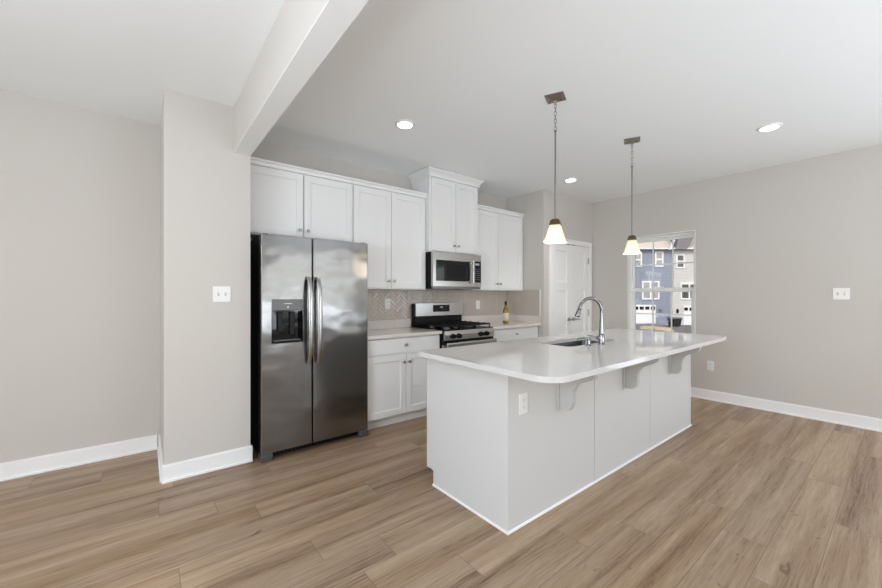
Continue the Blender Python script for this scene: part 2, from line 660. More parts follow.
opening_frame('window_2', 'x', -.6, 1.2, .6, 2.3, YB - .05, YB - .005, 'white frame of the rear window nearer the side wall')
opening_frame('window_3', 'x', 2.4, 5.3, .6, 2.3, YB - .05, YB - .005, 'white frame of the rear window nearer the patio door')
opening_frame('window_4', 'y', -.4, 1.6, .6, 2.3, XL - .05, XL - .005, 'white frame of the window in the side wall')
opening_frame('door_3', 'y', -2.1, -.1, .0, 2.06, XR + .02, XR + .065, 'white frame of the sliding patio door')

# ------------------------------------------------------------------ the window
win = Thing('window_1', 'white double hung window with muntin bars beyond the island', 'window', (XR, (WY0 + WY1) / 2, WZ0), kind='structure')
mb = MB()
x0, x1 = XR - .003, XR + T
mb.box(x0, x1, WY0, WY0 + .010, WZ0, WZ1).box(x0, x1, WY1 - .010, WY1, WZ0, WZ1)
mb.box(x0, x1, WY0 + .010, WY1 - .010, WZ1 - .012, WZ1).box(x0 - .02, x1, WY0 - .02, WY1 + .02, WZ0 - .02, WZ0 + .012)
win.part('window_frame', mb, M['trim'], bevel=.002)
a0, a1, b0, b1 = WY0 + .010, WY1 - .010, WZ0 + .012, WZ1 - .012
mb = MB()
xf = XR + .075
for u0, u1, v0, v1 in ((a0, a0 + .02, b0, b1), (a1 - .02, a1, b0, b1), (a0 + .02, a1 - .02, b1 - .03, b1), (a0 + .02, a1 - .02, b0, b0 + .03)):
    mb.box(xf, XR + T - .01, u0, u1, v0, v1)
win.part('window_channel', mb, M['trim'], bevel=.002)
zm = 1.375
for nm, z0, z1, xx in (('upper', zm - .03, b1 - .03, XR + .108), ('lower', b0 + .03, zm + .023, XR + .080)):
    y0, y1 = a0 + .02, a1 - .02
    st = .042 if nm == 'lower' else .024
    mb = MB()
    rb = .055 if nm == 'lower' else .055
    rt_ = .055 if nm == 'lower' else .036
    mb.box(xx, xx + .026, y0, y0 + st, z0, z1).box(xx, xx + .026, y1 - st, y1, z0, z1)
    mb.box(xx, xx + .026, y0 + st, y1 - st, z0, z0 + rb).box(xx, xx + .026, y0 + st, y1 - st, z1 - rt_, z1)
    if nm == 'lower':
        mb.box(XR + .058, xx, a0 + .002, a1 - .002, z1 - .05, z1)
    sash = win.part('sash', mb, M['trim'], bevel=.003)
    gy0, gy1, gz0, gz1 = y0 + st, y1 - st, z0 + rb, z1 - rt_
    mb = MB()
    for k in (1, 2):
        yy = gy0 + (gy1 - gy0) * k / 3
        mb.box(xx + .008, xx + .018, yy - .008, yy + .008, gz0, gz1)
    zz = (gz0 + gz1) / 2
    for k in range(3):
        ya = gy0 + (gy1 - gy0) * k / 3 + (.008 if k else 0)
        yb = gy0 + (gy1 - gy0) * (k + 1) / 3 - (.008 if k < 2 else 0)
        mb.box(xx + .008, xx + .018, ya, yb, zz - .008, zz + .008)
    win.part('muntin_bars', mb, M['trim'], parent=sash)
    win.part('glass_pane', MB().box(xx + .0115, xx + .0145, gy0, gy1, gz0, gz1), M['glass'], parent=sash)
mb = MB()
mb.box(XR + .062, XR + .08, 2.10, 2.16, zm + .0235, zm + .040)
win.part('sash_lock', mb, M['plastic'], bevel=.003)

# ------------------------------------------------------------------ pantry doors
mb = MB()
cw = .068
for u0, u1 in ((DX0 - cw, DX0), (DX1, DX1 + cw)):
    mb.box(u0, u1, PY - .016, PY, 0, DZ + cw)
mb.box(DX0, DX1, PY - .016, PY, DZ, DZ + cw)
mb.box(DX0 - cw, DX1 + cw, PY - .022, PY - .016, DZ + cw - .016, DZ + cw)
mb.box(DX0, DX0 + .004, PY, PY + .12, 0, DZ).box(DX1 - .004, DX1, PY, PY + .12, 0, DZ).box(DX0, DX1, PY, PY + .12, DZ - .004, DZ)
tag(mb.build('trim_1', M['trim'], bevel=.002), 'white casing around the pantry doors', 'door casing', kind='structure')


def pantry_leaf(name, x0, x1, hinge_left, label):
    t = Thing(name, label, 'door', ((x0 + x1) / 2, PY + .02, 0), kind='structure')
    z0, z1 = .01, DZ - .007
    y0, y1 = PY + .003, PY + .038
    s, rt, rm, rb = .10, .10, .12, .2
    zm0, zm1 = 1.37, 1.49
    mb = MB()
    mb.box(x0, x0 + s, y0, y1, z0, z1).box(x1 - s, x1, y0, y1, z0, z1)
    mb.box(x0 + s, x1 - s, y0, y1, z1 - rt, z1).box(x0 + s, x1 - s, y0, y1, z0, z0 + rb).box(x0 + s, x1 - s, y0, y1, zm0, zm1)
    mb.box(x0 + s, x1 - s, y0 + .016, y1 - .008, z0 + rb, zm0).box(x0 + s, x1 - s, y0 + .016, y1 - .008, zm1, z1 - rt)
    leaf = t.part('door_leaf', mb, M['trim'], bevel=.003)
    xh = x0 if hinge_left else x1
    for z in (.3, 1.03, 1.82):
        mb = MB()
        mb.lathe([(.007, -.045), (.007, .045), (.004, .05)], (xh, PY - .004, z), n=10)
        mb.box(xh - .014, xh + .014, PY - .002, PY + .0028, z - .045, z + .045)
        t.part('hinge', mb, M['nickel'])
    xk = x1 - .055 if hinge_left else x0 + .055
    d = -1 if hinge_left else 1
    mb = MB()
    mb.lathe([(.026, 0), (.026, .008), (.011, .014), (.011, .05), (.013, .056)], (xk, y0, .945), (0, -1, 0), 18)
    mb.tube([(xk, y0 - .05, .945), (xk + d * .03, y0 - .052, .945), (xk + d * .11, y0 - .047, .940)], [.0105, .0095, .007], 10)
    t.part('lever_handle', mb, M['nickel'], smooth=True)
    mb = MB()
    mb.box((x1 - .09 if hinge_left else x0 + .02), (x1 - .02 if hinge_left else x0 + .09), PY - .004, PY + .012, DZ - .0075, DZ - .004)
    t.part('door_catch', mb, M['dsteel'])
    return t


xm = (DX0 + DX1) / 2
pantry_leaf('door_1', DX0 + .006, xm - .0015, True, 'white two panel pantry door leaf beside the cabinets')
pantry_leaf('door_2', xm + .0015, DX1 - .006, False, 'white two panel pantry door leaf beside the window wall')

# ------------------------------------------------------------------ kitchen cabinets
FU = 3.44        # front of wall cabinet doors
FB = 3.17        # front of base cabinet doors


def shaker(x0, x1, z0, z1, yf, s=.057, t=.02, rec=.011):
    mb = MB()
    mb.box(x0, x0 + s, yf, yf + t, z0, z1).box(x1 - s, x1, yf, yf + t, z0, z1)
    mb.box(x0 + s, x1 - s, yf, yf + t, z1 - s, z1).box(x0 + s, x1 - s, yf, yf + t, z0, z0 + s)
    mb.box(x0 + s, x1 - s, yf + rec, yf + t - .003, z0 + s, z1 - s)
    b = .006    # small inner lip
    for u0, u1, v0, v1 in ((x0 + s, x0 + s + b, z0 + s, z1 - s), (x1 - s - b, x1 - s, z0 + s, z1 - s),
                           (x0 + s + b, x1 - s - b, z0 + s, z0 + s + b), (x0 + s + b, x1 - s - b, z1 - s - b, z1 - s)):
        mb.box(u0, u1, yf + .006, yf + t - .004, v0, v1)
    return mb


def knob(x, yf, z):
    return MB().lathe([(.0075, 0), (.006, .004), (.0055, .012), (.014, .018), (.0155, .023), (.0125, .028), (.004, .030)], (x, yf, z), (0, -1, 0), 16)


def crown(x0, x1, yf, yb, z0, z1, left, right, out):
    """cornice with a stepped, sloping profile; left / right say which ends return to the wall"""
    mb = MB()
    prof = [(0, z0), (.012, z0), (.012, z0 + (z1 - z0) * .3), (out * .45, z0 + (z1 - z0) * .55), (out * .9, z1 - .016), (out, z1 - .012), (out, z1)]
    rings = []
    for d, z in prof:
        xa = x0 - (d if left else 0)
        xb = x1 + (d if right else 0)
        rings.append([(xa, yf - d, z), (xb, yf - d, z), (xb, yb, z), (xa, yb, z)])
    mb.loft(rings)
    return mb


def wall_cabinet(x0, x1, z0, ztop, yf, label, xs, cr, left=False, right=False, zdoor=None, out=.035, crz=.05):
    t = Thing('wall_cabinet', label, 'cabinet', ((x0 + x1) / 2, KB, z0), group='white wall cabinets')
    t.part('carcass', MB().box(x0, x1, yf + .022, KB - .0015, z0, ztop - crz), M['cab'], bevel=.001)
    zt = zdoor or ztop - crz - .012
    doors = []
    for i, (a, b) in enumerate(xs):
        d = t.part('cabinet_door', shaker(a, b, z0 + .012, zt, yf), M['cab'], bevel=.0015)
        xk = b - .03 if i % 2 == 0 else a + .03
        t.part('knob', knob(xk, yf, z0 + .012 + (.058 if z0 > 1.8 else .075)), M['nickel'], parent=d, smooth=True)
    t.part('crown_moulding', crown(x0, x1, yf + .012, KB - .0015, ztop - crz, ztop, left, right, out), M['cab'])
    return t


g = .006
wall_cabinet(.655, 1.615, 1.815, 2.455, FU, 'short white double door cabinet above the refrigerator',
             [(.665, 1.136 - g), (1.136 + g, 1.611)], True)
wall_cabinet(1.618, 2.527, 1.362, 2.455, FU, 'tall white double door wall cabinet between refrigerator and microwave',
             [(1.63, 2.059 - .003), (2.059 + .003, 2.50)], True, zdoor=2.393)
wall_cabinet(2.53, 3.288, 1.795, 2.735, 3.375, 'white double door cabinet reaching the ceiling above the microwave',
             [(2.55, 2.909 - .003), (2.909 + .003, 3.268)], True, left=True, right=True, out=.055, crz=.085, zdoor=2.638)
wall_cabinet(3.291, 4.243, 1.362, 2.455, FU, 'white double door wall cabinet right of the microwave, above the wine bottle',
             [(3.305, 3.715 - .003), (3.715 + .003, 4.222)], True, right=False)


def base_cabinet(x0, x1, label, xs, dr):
    t = Thing('base_cabinet', label, 'cabinet', ((x0 + x1) / 2, KB, 0), group='white base cabinets')
    t.part('carcass', MB().box(x0, x1, FB + .022, KB - .002, .105, .883), M['cab'], bevel=.001)
    t.part('toe_kick', MB().box(x0, x1, FB + .085, FB + .1, 0, .105), M['cab'])
    d = t.part('drawer_front', MB().box(dr[0], dr[1], FB, FB + .02, .722, .868), M['cab'], bevel=.002)
    t.part('knob', knob((dr[0] + dr[1]) / 2, FB, .80), M['nickel'], parent=d, smooth=True)
    for i, (a, b) in enumerate(xs):
        c = t.part('cabinet_door', shaker(a, b, .112, .704, FB), M['cab'], bevel=.0015)
        t.part('knob', knob(b - .03 if i % 2 == 0 else a + .03, FB, .704 - .075), M['nickel'], parent=c, smooth=True)


base_cabinet(1.625, 2.508, 'white base cabinet with one drawer between refrigerator and range',
             [(1.632, 2.068), (2.074, 2.50)], (1.632, 2.50))
base_cabinet(3.302, 4.243, 'white base cabinet with one drawer right of the range, under the wine bottle',
             [(3.31, 3.757), (3.763, 4.215)], (3.31, 4.215))

for x0, x1, side, label in ((1.622, 2.508, False, 'pale quartz countertop between refrigerator and range'),
                            (3.30, 4.2445, True, 'pale quartz countertop right of the range holding a wine bottle')):
    t = Thing('countertop', label, 'countertop', ((x0 + x1) / 2, KB, .884), group='pale wall countertops')
    t.part('counter_slab', MB().box(x0, x1, 3.135, KB - .001, .8835, .914), M['counter'], bevel=.003)
    mb = MB().box(x0, x1 - (.02 if side else 0), KB - .021, KB - .001, .914, 1.015)
    if side:
        mb.box(x1 - .02, x1 - .001, 3.145, KB - .001, .914, 1.015)
    t.part('upstand', mb, M['counter'], bevel=.002)


# ------------------------------------------------------------------ herringbone backsplash
def herringbone(u0, u1, v0, v1, to3, W=.036, L=.108):
    bm = bmesh.new()
    rot = Matrix.Rotation(R(45), 2)
    th, gp = .006, .002
    cx, cy = (u0 + u1) / 2, (v0 + v1) / 2
    rad = math.hypot(u1 - u0, v1 - v0) / 2 + .3
    N = int(rad / W) + 4
    for mm in range(-N, N):
        for i in range(-2 * N, 2 * N):
            for kind in (0, 1):
                bx = i * W + 2 * L * mm
                by = i * W + (W if kind else 0)
                w_, h_ = (L, W) if kind == 0 else (W, L)
                c = rot @ Vector((bx + w_ / 2, by + h_ / 2))
                c += Vector((cx, cy))
                if not (u0 - L < c.x < u1 + L and v0 - L < c.y < v1 + L):
                    continue
                ta, tb = random.gauss(0, .028), random.gauss(0, .028)
                P = []
                for sx, sy, ins, d in ((-1, -1, gp / 2, 0), (1, -1, gp / 2, 0), (1, 1, gp / 2, 0), (-1, 1, gp / 2, 0),
                                       (-1, -1, gp / 2 + .002, th), (1, -1, gp / 2 + .002, th), (1, 1, gp / 2 + .002, th), (-1, 1, gp / 2 + .002, th)):
                    l = Vector((sx * (w_ / 2 - ins), sy * (h_ / 2 - ins)))
                    dz = d + (l.x * ta + l.y * tb if d else 0)
                    q = rot @ l + c
                    P.append(bm.verts.new((q.x, q.y, dz)))
                for f in ((4, 5, 6, 7), (0, 1, 5, 4), (1, 2, 6, 5), (2, 3, 7, 6), (3, 0, 4, 7)):
                    bm.faces.new([P[k] for k in f])
    for co, no in (((u0, 0, 0), (-1, 0, 0)), ((u1, 0, 0), (1, 0, 0)), ((0, v0, 0), (0, -1, 0)), ((0, v1, 0), (0, 1, 0))):
        bmesh.ops.bisect_plane(bm, geom=bm.verts[:] + bm.edges[:] + bm.faces[:], plane_co=co, plane_no=no, clear_outer=True)
    for v in bm.verts:
        v.co = to3(*v.co)
    mb = MB()
    mb.bm.free()
    mb.bm = bm
    return mb


ZS0, ZS1 = 1.0155, 1.361
bs = Thing('backsplash', 'beige glazed herringbone tile backsplash behind range and counters', 'backsplash', (2.93, KB, ZS0))
mb = MB()
mb.box(1.62, KX - .0015, KB - .004, KB - .0008, ZS0, ZS1)
mb.box(2.509, 3.299, KB - .004, KB - .0008, .90, ZS0)
bs.part('grout_bed', mb, M['grout'])
bs.part('tile_field', herringbone(1.62, KX - .006, ZS0, ZS1, lambda u, v, d: (u, KB - .003 - d, v)), M['tile'])
mb = MB()
mb.box(KX - .004, KX - .0008, 3.16, KB - .004, ZS0, ZS1 + .013)
bs.part('grout_bed', mb, M['grout'])
bs.part('tile_field', herringbone(3.16, KB - .011, ZS0, ZS1 + .012, lambda u, v, d: (KX - .003 - d, u, v)), M['tile'])
mb = MB().box(KX - .011, KX - .0008, 3.148, 3.16, ZS0, ZS1 + .013)
bs.part('edge_strip', mb, M['trim'])


# ------------------------------------------------------------------ refrigerator
FY = 3.12
fr = Thing('refrigerator', 'stainless side by side refrigerator with black body and water dispenser', 'refrigerator', (1.16, 3.45, 0))
fr.part('body', MB().box(.71, 1.61, FY + .07, 3.74, .03, 1.765), M['black'], bevel=.004)
gap = 1.104
dx0, dx1, dz0, dz1 = .704, 1.617, .062, 1.775
# dispenser opening in the freezer door
px0, px1, pz0, pz1 = .781, 1.026, .915, 1.267


def slab(x0, x1, z0, z1, y0, y1, hole=None, r=.008):
    """door skin with a softly rounded vertical edge; the hole is left open"""
    mb = MB()
    if hole is None:
        pts = rrect(x0, x1, y0, y1, (r, r, .001, .001), 5)
        mb.prism(pts, 'z', z0, z1)
    else:
        hx0, hx1, hz0, hz1 = hole
        mb.prism(rrect(x0, hx0, y0, y1, (r, .0005, .0005, .001), 5), 'z', z0, z1)
        mb.prism(rrect(hx1, x1, y0, y1, (.0005, r, .001, .0005), 5), 'z', z0, z1)
        mb.box(hx0, hx1, y0, y1, z0, hz0).box(hx0, hx1, y0, y1, hz1, z1)
    return mb


ld = fr.part('freezer_door', slab(dx0, gap - .004, dz0, dz1, FY, FY + .062, (px0, px1, pz0, pz1)), M['fsteel'])
rd = fr.part('fresh_food_door', slab(gap + .004, dx1, dz0, dz1, FY, FY + .062), M['fsteel'])
# gasket strips behind the doors
fr.part('door_gasket', MB().box(dx0 + .012, dx1 - .012, FY + .062, FY + .07, dz0 + .01, dz1 - .01), M['black'])
mb = MB()
mb.box(px0, px1, FY + .056, FY + .061, pz0, pz1)
mb.box(px0, px0 + .008, FY - .002, FY + .056, pz0, pz1 - .09).box(px1 - .008, px1, FY - .002, FY + .056, pz0, pz1 - .09)
mb.box(px0 + .008, px1 - .008, FY - .004, FY + .056, pz0, pz0 + .02)
mb.box(px0 + .008, px1 - .008, FY + .02, FY + .056, pz1 - .10, pz1 - .09)
fr.part('dispenser_recess', mb, M['gblack'], parent=ld, bevel=.002)
mb = MB().box(px0, px1, FY - .003, FY + .05, pz1 - .09, pz1)
fr.part('dispenser_panel', mb, M['gplastic'], parent=ld, bevel=.003)
mb = MB()
mb.box(.872, .936, FY - .004, FY - .0031, pz1 - .038, pz1 - .032)
mb.box(.898, .91, FY - .004, FY - .0031, pz1 - .07, pz1 - .058)
fr.part('panel_markings', mb, M['nickel'], parent=ld)
mb = MB()
mb.box(.835, .875, FY + .035, FY + .052, pz0 + .09, pz1 - .105).box(.93, .97, FY + .035, FY + .052, pz0 + .06, pz1 - .105)
fr.part('dispenser_paddle', mb, M['black'], parent=ld, bevel=.004)
fr.part('drip_grille', MB().box(px0 + .02, px1 - .02, FY + .002, FY + .05, pz0 + .02, pz0 + .024), M['dsteel'], parent=ld)


def fridge_handle(x):
    n = 22
    rings = []
    for i in range(n + 1):
        t = i / n
        z = .732 + t * .72
        e = min(t, 1 - t) * 2
        d = .018 + .05 * math.sin(min(e * 1.9, 1) * PI / 2) ** .7      # stand-off
        hw = .017 + .004 * math.sin(PI * t)
        th = .012 + .004 * math.sin(PI * t)
        yc = FY - d
        rings.append([(x + hw * a, yc + th * b, z) for a, b in
                      ((-1, .25), (-.85, -.55), (-.4, -.95), (.4, -.95), (.85, -.55), (1, .25), (.6, .8), (-.6, .8))])
    mb = MB().loft(rings)
    for z in (.742, 1.442):
        mb.box(x - .014, x + .014, FY - .02, FY + .002, z - .012, z + .012)
    return mb


fr.part('door_handle', fridge_handle(1.066), M['steel'], parent=ld, smooth=True)
fr.part('door_handle', fridge_handle(1.142), M['steel'], parent=rd, smooth=True)
mb = MB()
mb.box(.74, 1.585, FY + .04, FY + .06, .02, .058)
for k in range(26):
    mb.box(.76 + k * .031, .776 + k * .031, FY + .035, FY + .04, .026, .05)
fr.part('base_grille', mb, M['black'])
for a, b in ((.704, .79), (1.53, 1.615)):
    mb = MB()
    mb.prism([(FY - .004, 0), (FY + .1, 0), (FY + .1, .058), (FY + .004, .058), (FY - .004, .046)], 'x', a, b)
    fr.part('foot', mb, M['dplastic'], bevel=.006)
for xa in (.72, 1.56):
    fr.part('hinge_cover', MB().box(xa, xa + .045, FY + .02, FY + .13, 1.7655, 1.785), M['gplastic'], bevel=.005)

# ------------------------------------------------------------------ range
KNOBS = (2.640, 2.722, 3.065, 3.155)
RX0, RX1, RY = 2.514, 3.294, 3.12
rg = Thing('gas_range', 'stainless gas range with black cast iron grates under the microwave', 'range', (2.91, 3.45, 0))
rg.part('body', MB().box(RX0, RX1, RY + .035, 3.735, .04, .895), M['black'], bevel=.003)
rg.part('cooktop', MB().box(RX0 - .004, RX1 + .004, RY + .012, 3.69, .895, .918), M['black'], bevel=.004)
mb = MB()
mb.prism([(RY + .04, .806), (RY - .008, .806), (RY - .008, .865), (RY + .006, .908), (RY + .04, .916)], 'x', RX0 + .016, RX1 - .006)
cp = rg.part('control_panel', mb, M['steel'], bevel=.003)
for xk in KNOBS:
    mb = MB()
    mb.lathe([(.029, 0), (.029, .008), (.025, .011), (.022, .032), (.018, .036)], (xk, RY - .0085, .850), (0, -1, 0), 20)
    mb.box(xk - .005, xk + .005, RY - .052, RY - .038, .830, .870)
    rg.part('knob', mb, M['black'], parent=cp, smooth=True)
od = rg.part('oven_door', MB().box(RX0 + .004, RX1 - .004, RY + .0, RY + .034, .20, .760), M['steel'], bevel=.004)
rg.part('oven_window', MB().box(RX0 + .09, RX1 - .09, RY - .003, RY + .0, .30, .66), M['gblack'], parent=od)
mb = MB()
rg.part('vent_trim', MB().box(RX0 + .004, RX1 - .004, RY + .006, RY + .034, .763, .804), M['black'])
hp = rrect(RY - .064, RY - .034, .738, .786, .013, 5)
mb.prism(hp, 'x', RX0 + .02, RX1 - .02)
for xk in (RX0 + .06, RX1 - .085):
    mb.box(xk, xk + .025, RY - .038, RY + .001, .742, .758)
rg.part('door_handle', mb, M['steel'], parent=od, smooth=True)
rg.part('warming_drawer', MB().box(RX0 + .004, RX1 - .004, RY + .002, RY + .034, .045, .19), M['steel'], bevel=.004)
for xk in (RX0 + .03, RX1 - .07):
    for yk in (RY + .08, 3.66):
        rg.part('leveling_leg', MB().lathe([(.018, 0), (.018, .01), (.01, .014), (.01, .041)], (xk + .02, yk, 0), n=12), M['black'])
# back guard
mb = MB()
mb.box(RX0, RX1, 3.70, 3.735, .895, 1.195)
mb.box(RX0 + .014, RX1 - .014, 3.684, 3.70, .918, 1.05)
bg = rg.part('back_guard', mb, M['black'], bevel=.004)
mb = MB()
mb.prism(rrect(RX0 + .014, RX1 - .014, 3.66, 3.70, (.004, .004, .001, .001), 4), 'z', 1.045, 1.20)
rg.part('guard_fascia', mb, M['steel'], parent=bg, bevel=.003)
rg.part('control_display', MB().box(2.785, 3.045, 3.655, 3.66, 1.092, 1.177), M['gblack'], parent=bg, bevel=.002)
rg.part('clock_readout', MB().box(2.895, 2.935, 3.6545, 3.655, 1.142, 1.156), M['lcd'], parent=bg)
# burners and grates
for bx, by in ((2.68, 3.27), (3.14, 3.27), (2.68, 3.54), (3.14, 3.54), (2.91, 3.40)):
    mb = MB().lathe([(.05, .918), (.05, .926), (.036, .928), (.036, .938), (.03, .941)], (bx, by, 0), n=20)
    rg.part('burner', mb, M['dsteel'], smooth=True)
for k in range(3):
    gx0 = RX0 + .016 + k * .247
    gx1 = gx0 + .242
    gy0, gy1 = RY + .035, 3.655
    mb = MB()
    zt, zb = .962, .948
    s_ = .011
    for u in (gx0, gx1 - s_, (gx0 + gx1) / 2 - s_ / 2, gx0 + .055, gx1 - .055 - s_):
        mb.box(u, u + s_, gy0, gy1, zb, zt)
    for v in (gy0, gy1 - s_, (gy0 + gy1) / 2, gy0 + .13, gy1 - .14):
        mb.box(gx0, gx1, v, v + s_, zb - .001, zt - .001)
    for u in (gx0, gx1 - s_):
        for v in (gy0, gy1 - s_):
            mb.box(u, u + s_, v, v + s_, .918, zb)
    for a, b in ((gx0, 1), (gx1 - s_, 1)):
        for v in (gy0 + .08, gy0 + .2, gy0 + .33, gy0 + .43):
            mb.box(a, a + s_, v, v + .02, zt, zt + .006)
    rg.part('grate', mb, M['iron'], bevel=.002)

# ------------------------------------------------------------------ microwave
mw = Thing('microwave', 'stainless microwave with black window mounted above the range', 'microwave', (2.91, 3.5, 1.372))
MX0, MX1, MY, MZ0, MZ1 = 2.533, 3.286, 3.33, 1.372, 1.793
mw.part('body', MB().box(MX0, MX1, MY + .035, KB - .002, MZ0, MZ1), M['black'], bevel=.003)
mx = 3.155
mb = MB()
wx0, wx1, wz0, wz1 = 2.575, 3.09, 1.462, 1.702
for b in ((MX0, wx0, MZ0 + .028, MZ1), (wx1, mx, MZ0 + .028, MZ1), (wx0, wx1, MZ0 + .028, wz0), (wx0, wx1, wz1, MZ1)):
    mb.box(b[0], b[1], MY, MY + .034, b[2], b[3])
md = mw.part('microwave_door', mb, M['steel'], bevel=.0)
mw.part('door_window', MB().box(wx0, wx1, MY + .006, MY + .03, wz0, wz1), M['gblack'], parent=md)
mw.part('window_mesh', MB().box(wx0 + .17, wx1 - .05, MY + .0045, MY + .006, wz0 + .04, wz1 - .04), M['black'], parent=md)
mb = MB()
mb.prism(rrect(3.106, 3.136, MY - .05, MY - .03, .008, 4), 'z', MZ0 + .07, MZ1 - .08)
for z in (MZ0 + .085, MZ1 - .115):
    mb.box(3.113, 3.129, MY - .032, MY + .001, z, z + .02)
mw.part('door_handle', mb, M['steel'], parent=md, smooth=True)
mb = MB().box(mx + .003, MX1, MY + .002, MY + .034, 1.455, 1.712)
pn = mw.part('keypad_panel', mb, M['gblack'], bevel=.002)
for za, zb in ((1.713, MZ1), (MZ0 + .028, 1.454)):
    mw.part('panel_surround', MB().box(mx + .003, MX1, MY, MY + .034, za, zb), M['steel'], bevel=.001)
mb = MB()
for r_ in range(6):
    for c_ in range(3):
        mb.box(mx + .025 + c_ * .03, mx + .043 + c_ * .03, MY + .0005, MY + .002, 1.485 + r_ * .026, 1.495 + r_ * .026)
mw.part('keys', mb, M['gplastic'], parent=pn)
mw.part('display', MB().box(mx + .03, mx + .10, MY + .0005, MY + .002, 1.665, 1.69), M['lcd'], parent=pn)
mw.part('vent_grille', MB().box(MX0, MX1, MY + .01, MY + .034, MZ0, MZ0 + .026), M['dsteel'], bevel=.001)

# ------------------------------------------------------------------ island
IX0, IX1, IY0, IY1 = 1.546, 4.262, 1.362, 2.105
isl = Thing('kitchen_island', 'long white kitchen island with three corbels under its overhang', 'kitchen island', ((IX0 + IX1) / 2, (IY0 + IY1) / 2, 0))
mb = MB()
mb.box(IX0 + .019, IX1 - .019, IY0 + .018, IY0 + .034, .02, .8835)
mb.box(IX0 + .019, IX1 - .019, IY0 + .034, IY1 - .022, .105, .122)
mb.box(IX0 + .019, IX1 - .019, IY1 - .04, IY1 - .022, .122, .8835)
isl.part('carcass', mb, M['cabin'])
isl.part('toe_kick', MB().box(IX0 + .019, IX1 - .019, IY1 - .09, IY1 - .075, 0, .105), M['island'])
for a, b in ((IX0, IX0 + .019), (IX1 - .019, IX1)):
    prof = [(IY0, 0), (IY1 - .075, 0), (IY1 - .075, .098), (IY1 - .055, .104), (IY1, .104), (IY1, .8835), (IY0, .8835)]
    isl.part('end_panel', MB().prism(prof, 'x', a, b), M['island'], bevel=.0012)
seams = [IX0 + .0195, 2.444, 3.333, IX1 - .020]
for k in range(3):
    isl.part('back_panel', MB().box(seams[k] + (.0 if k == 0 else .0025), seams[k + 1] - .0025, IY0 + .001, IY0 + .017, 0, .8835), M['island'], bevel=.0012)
mb = MB()
mb.prism([(IY0 + .001, 0), (IY0 - .008, 0), (IY0 - .008, .006), (IY0 - .003, .012), (IY0 + .001, .012)], 'x', IX0 - .008, IX1 + .008)
mb.prism([(IX0, 0), (IX0 - .008, 0), (IX0 - .008, .006), (IX0 - .003, .012), (IX0, .012)], 'y', IY0, IY1 - .074)
mb.prism([(IX1, 0), (IX1 + .008, 0), (IX1 + .008, .006), (IX1 + .003, .012), (IX1, .012)], 'y', IY0, IY1 - .074)
isl.part('shoe_moulding', mb, M['trim'])
# kitchen side fronts
for k in range(4):
    a = IX0 + .022 + k * .668
    b = a + .664
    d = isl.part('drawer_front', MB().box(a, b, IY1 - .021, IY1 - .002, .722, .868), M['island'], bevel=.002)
    isl.part('knob', MB().lathe([(.007, 0), (.0055, .012), (.015, .02), (.012, .028)], ((a + b) / 2, IY1 - .002, .795), (0, 1, 0), 14), M['nickel'], parent=d, smooth=True)
    d = isl.part('cabinet_door', MB().box(a, b, IY1 - .021, IY1 - .010, .112, .704).box(a, a + .057, IY1 - .010, IY1 - .002, .112, .704)
                 .box(b - .057, b, IY1 - .010, IY1 - .002, .112, .704).box(a + .057, b - .057, IY1 - .010, IY1 - .002, .112, .169)
                 .box(a + .057, b - .057, IY1 - .010, IY1 - .002, .647, .704), M['island'], bevel=.0015)
    isl.part('knob', MB().lathe([(.007, 0), (.0055, .012), (.015, .02), (.012, .028)], (b - .03, IY1 - .002, .63), (0, 1, 0), 14), M['nickel'], parent=d, smooth=True)


def corbel_profile():
    """(distance from panel, height) outline of one ogee bracket"""
    P = [(0, .592), (.045, .594), (.066, .604), (.080, .622), (.088, .65), (.089, .69), (.093, .72), (.104, .745), (.124, .767),
         (.155, .785), (.19, .80), (.214, .814), (.228, .832), (.233, .85), (.233, .8835), (0, .8835)]
    return P


for cx in (2.027, 2.88, 3.733):
    prof = [(IY0 - .013 - d, z) for d, z in corbel_profile()]
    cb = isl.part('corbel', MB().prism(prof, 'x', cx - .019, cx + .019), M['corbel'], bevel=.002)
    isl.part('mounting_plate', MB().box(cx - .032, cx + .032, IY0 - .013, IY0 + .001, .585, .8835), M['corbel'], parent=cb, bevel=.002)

# countertop with sink cut-out
def tapered(pts):
    return [(x, y + max(0, (x - 1.9) / 2.4) * .04 * (2.115 - y) / 1.1) for x, y in pts]


SX0, SX1, SY0, SY1 = 2.475, 3.195, 1.575, 1.89
ct = Thing('island_countertop', 'white polished quartz countertop on the island with a sink cut-out', 'countertop', (2.9, 1.57, .884))
bm = bmesh.new()
loops = [tapered(rrect(1.465, 4.29, 1.018, 2.115, (.125, .10, .03, .03), 10)), rrect(SX0, SX1, SY0, SY1, .05, 6)]
edges = []
for lp in loops:
    vs = [bm.verts.new((p[0], p[1], .914)) for p in lp]
    for i in range(len(vs)):
        edges.append(bm.edges.new((vs[i], vs[(i + 1) % len(vs)])))
bmesh.ops.triangle_fill(bm, edges=edges, use_beauty=True, normal=(0, 0, 1))
for f in bm.faces:
    if f.normal.z < 0:
        f.normal_flip()
ex = bmesh.ops.extrude_face_region(bm, geom=bm.faces[:])
bmesh.ops.translate(bm, verts=[v for v in ex['geom'] if isinstance(v, bmesh.types.BMVert)], vec=(0, 0, -.030))
mb = MB()
mb.bm.free()
mb.bm = bm
ct.part('counter_slab', mb, M['quartz'], bevel=.003)

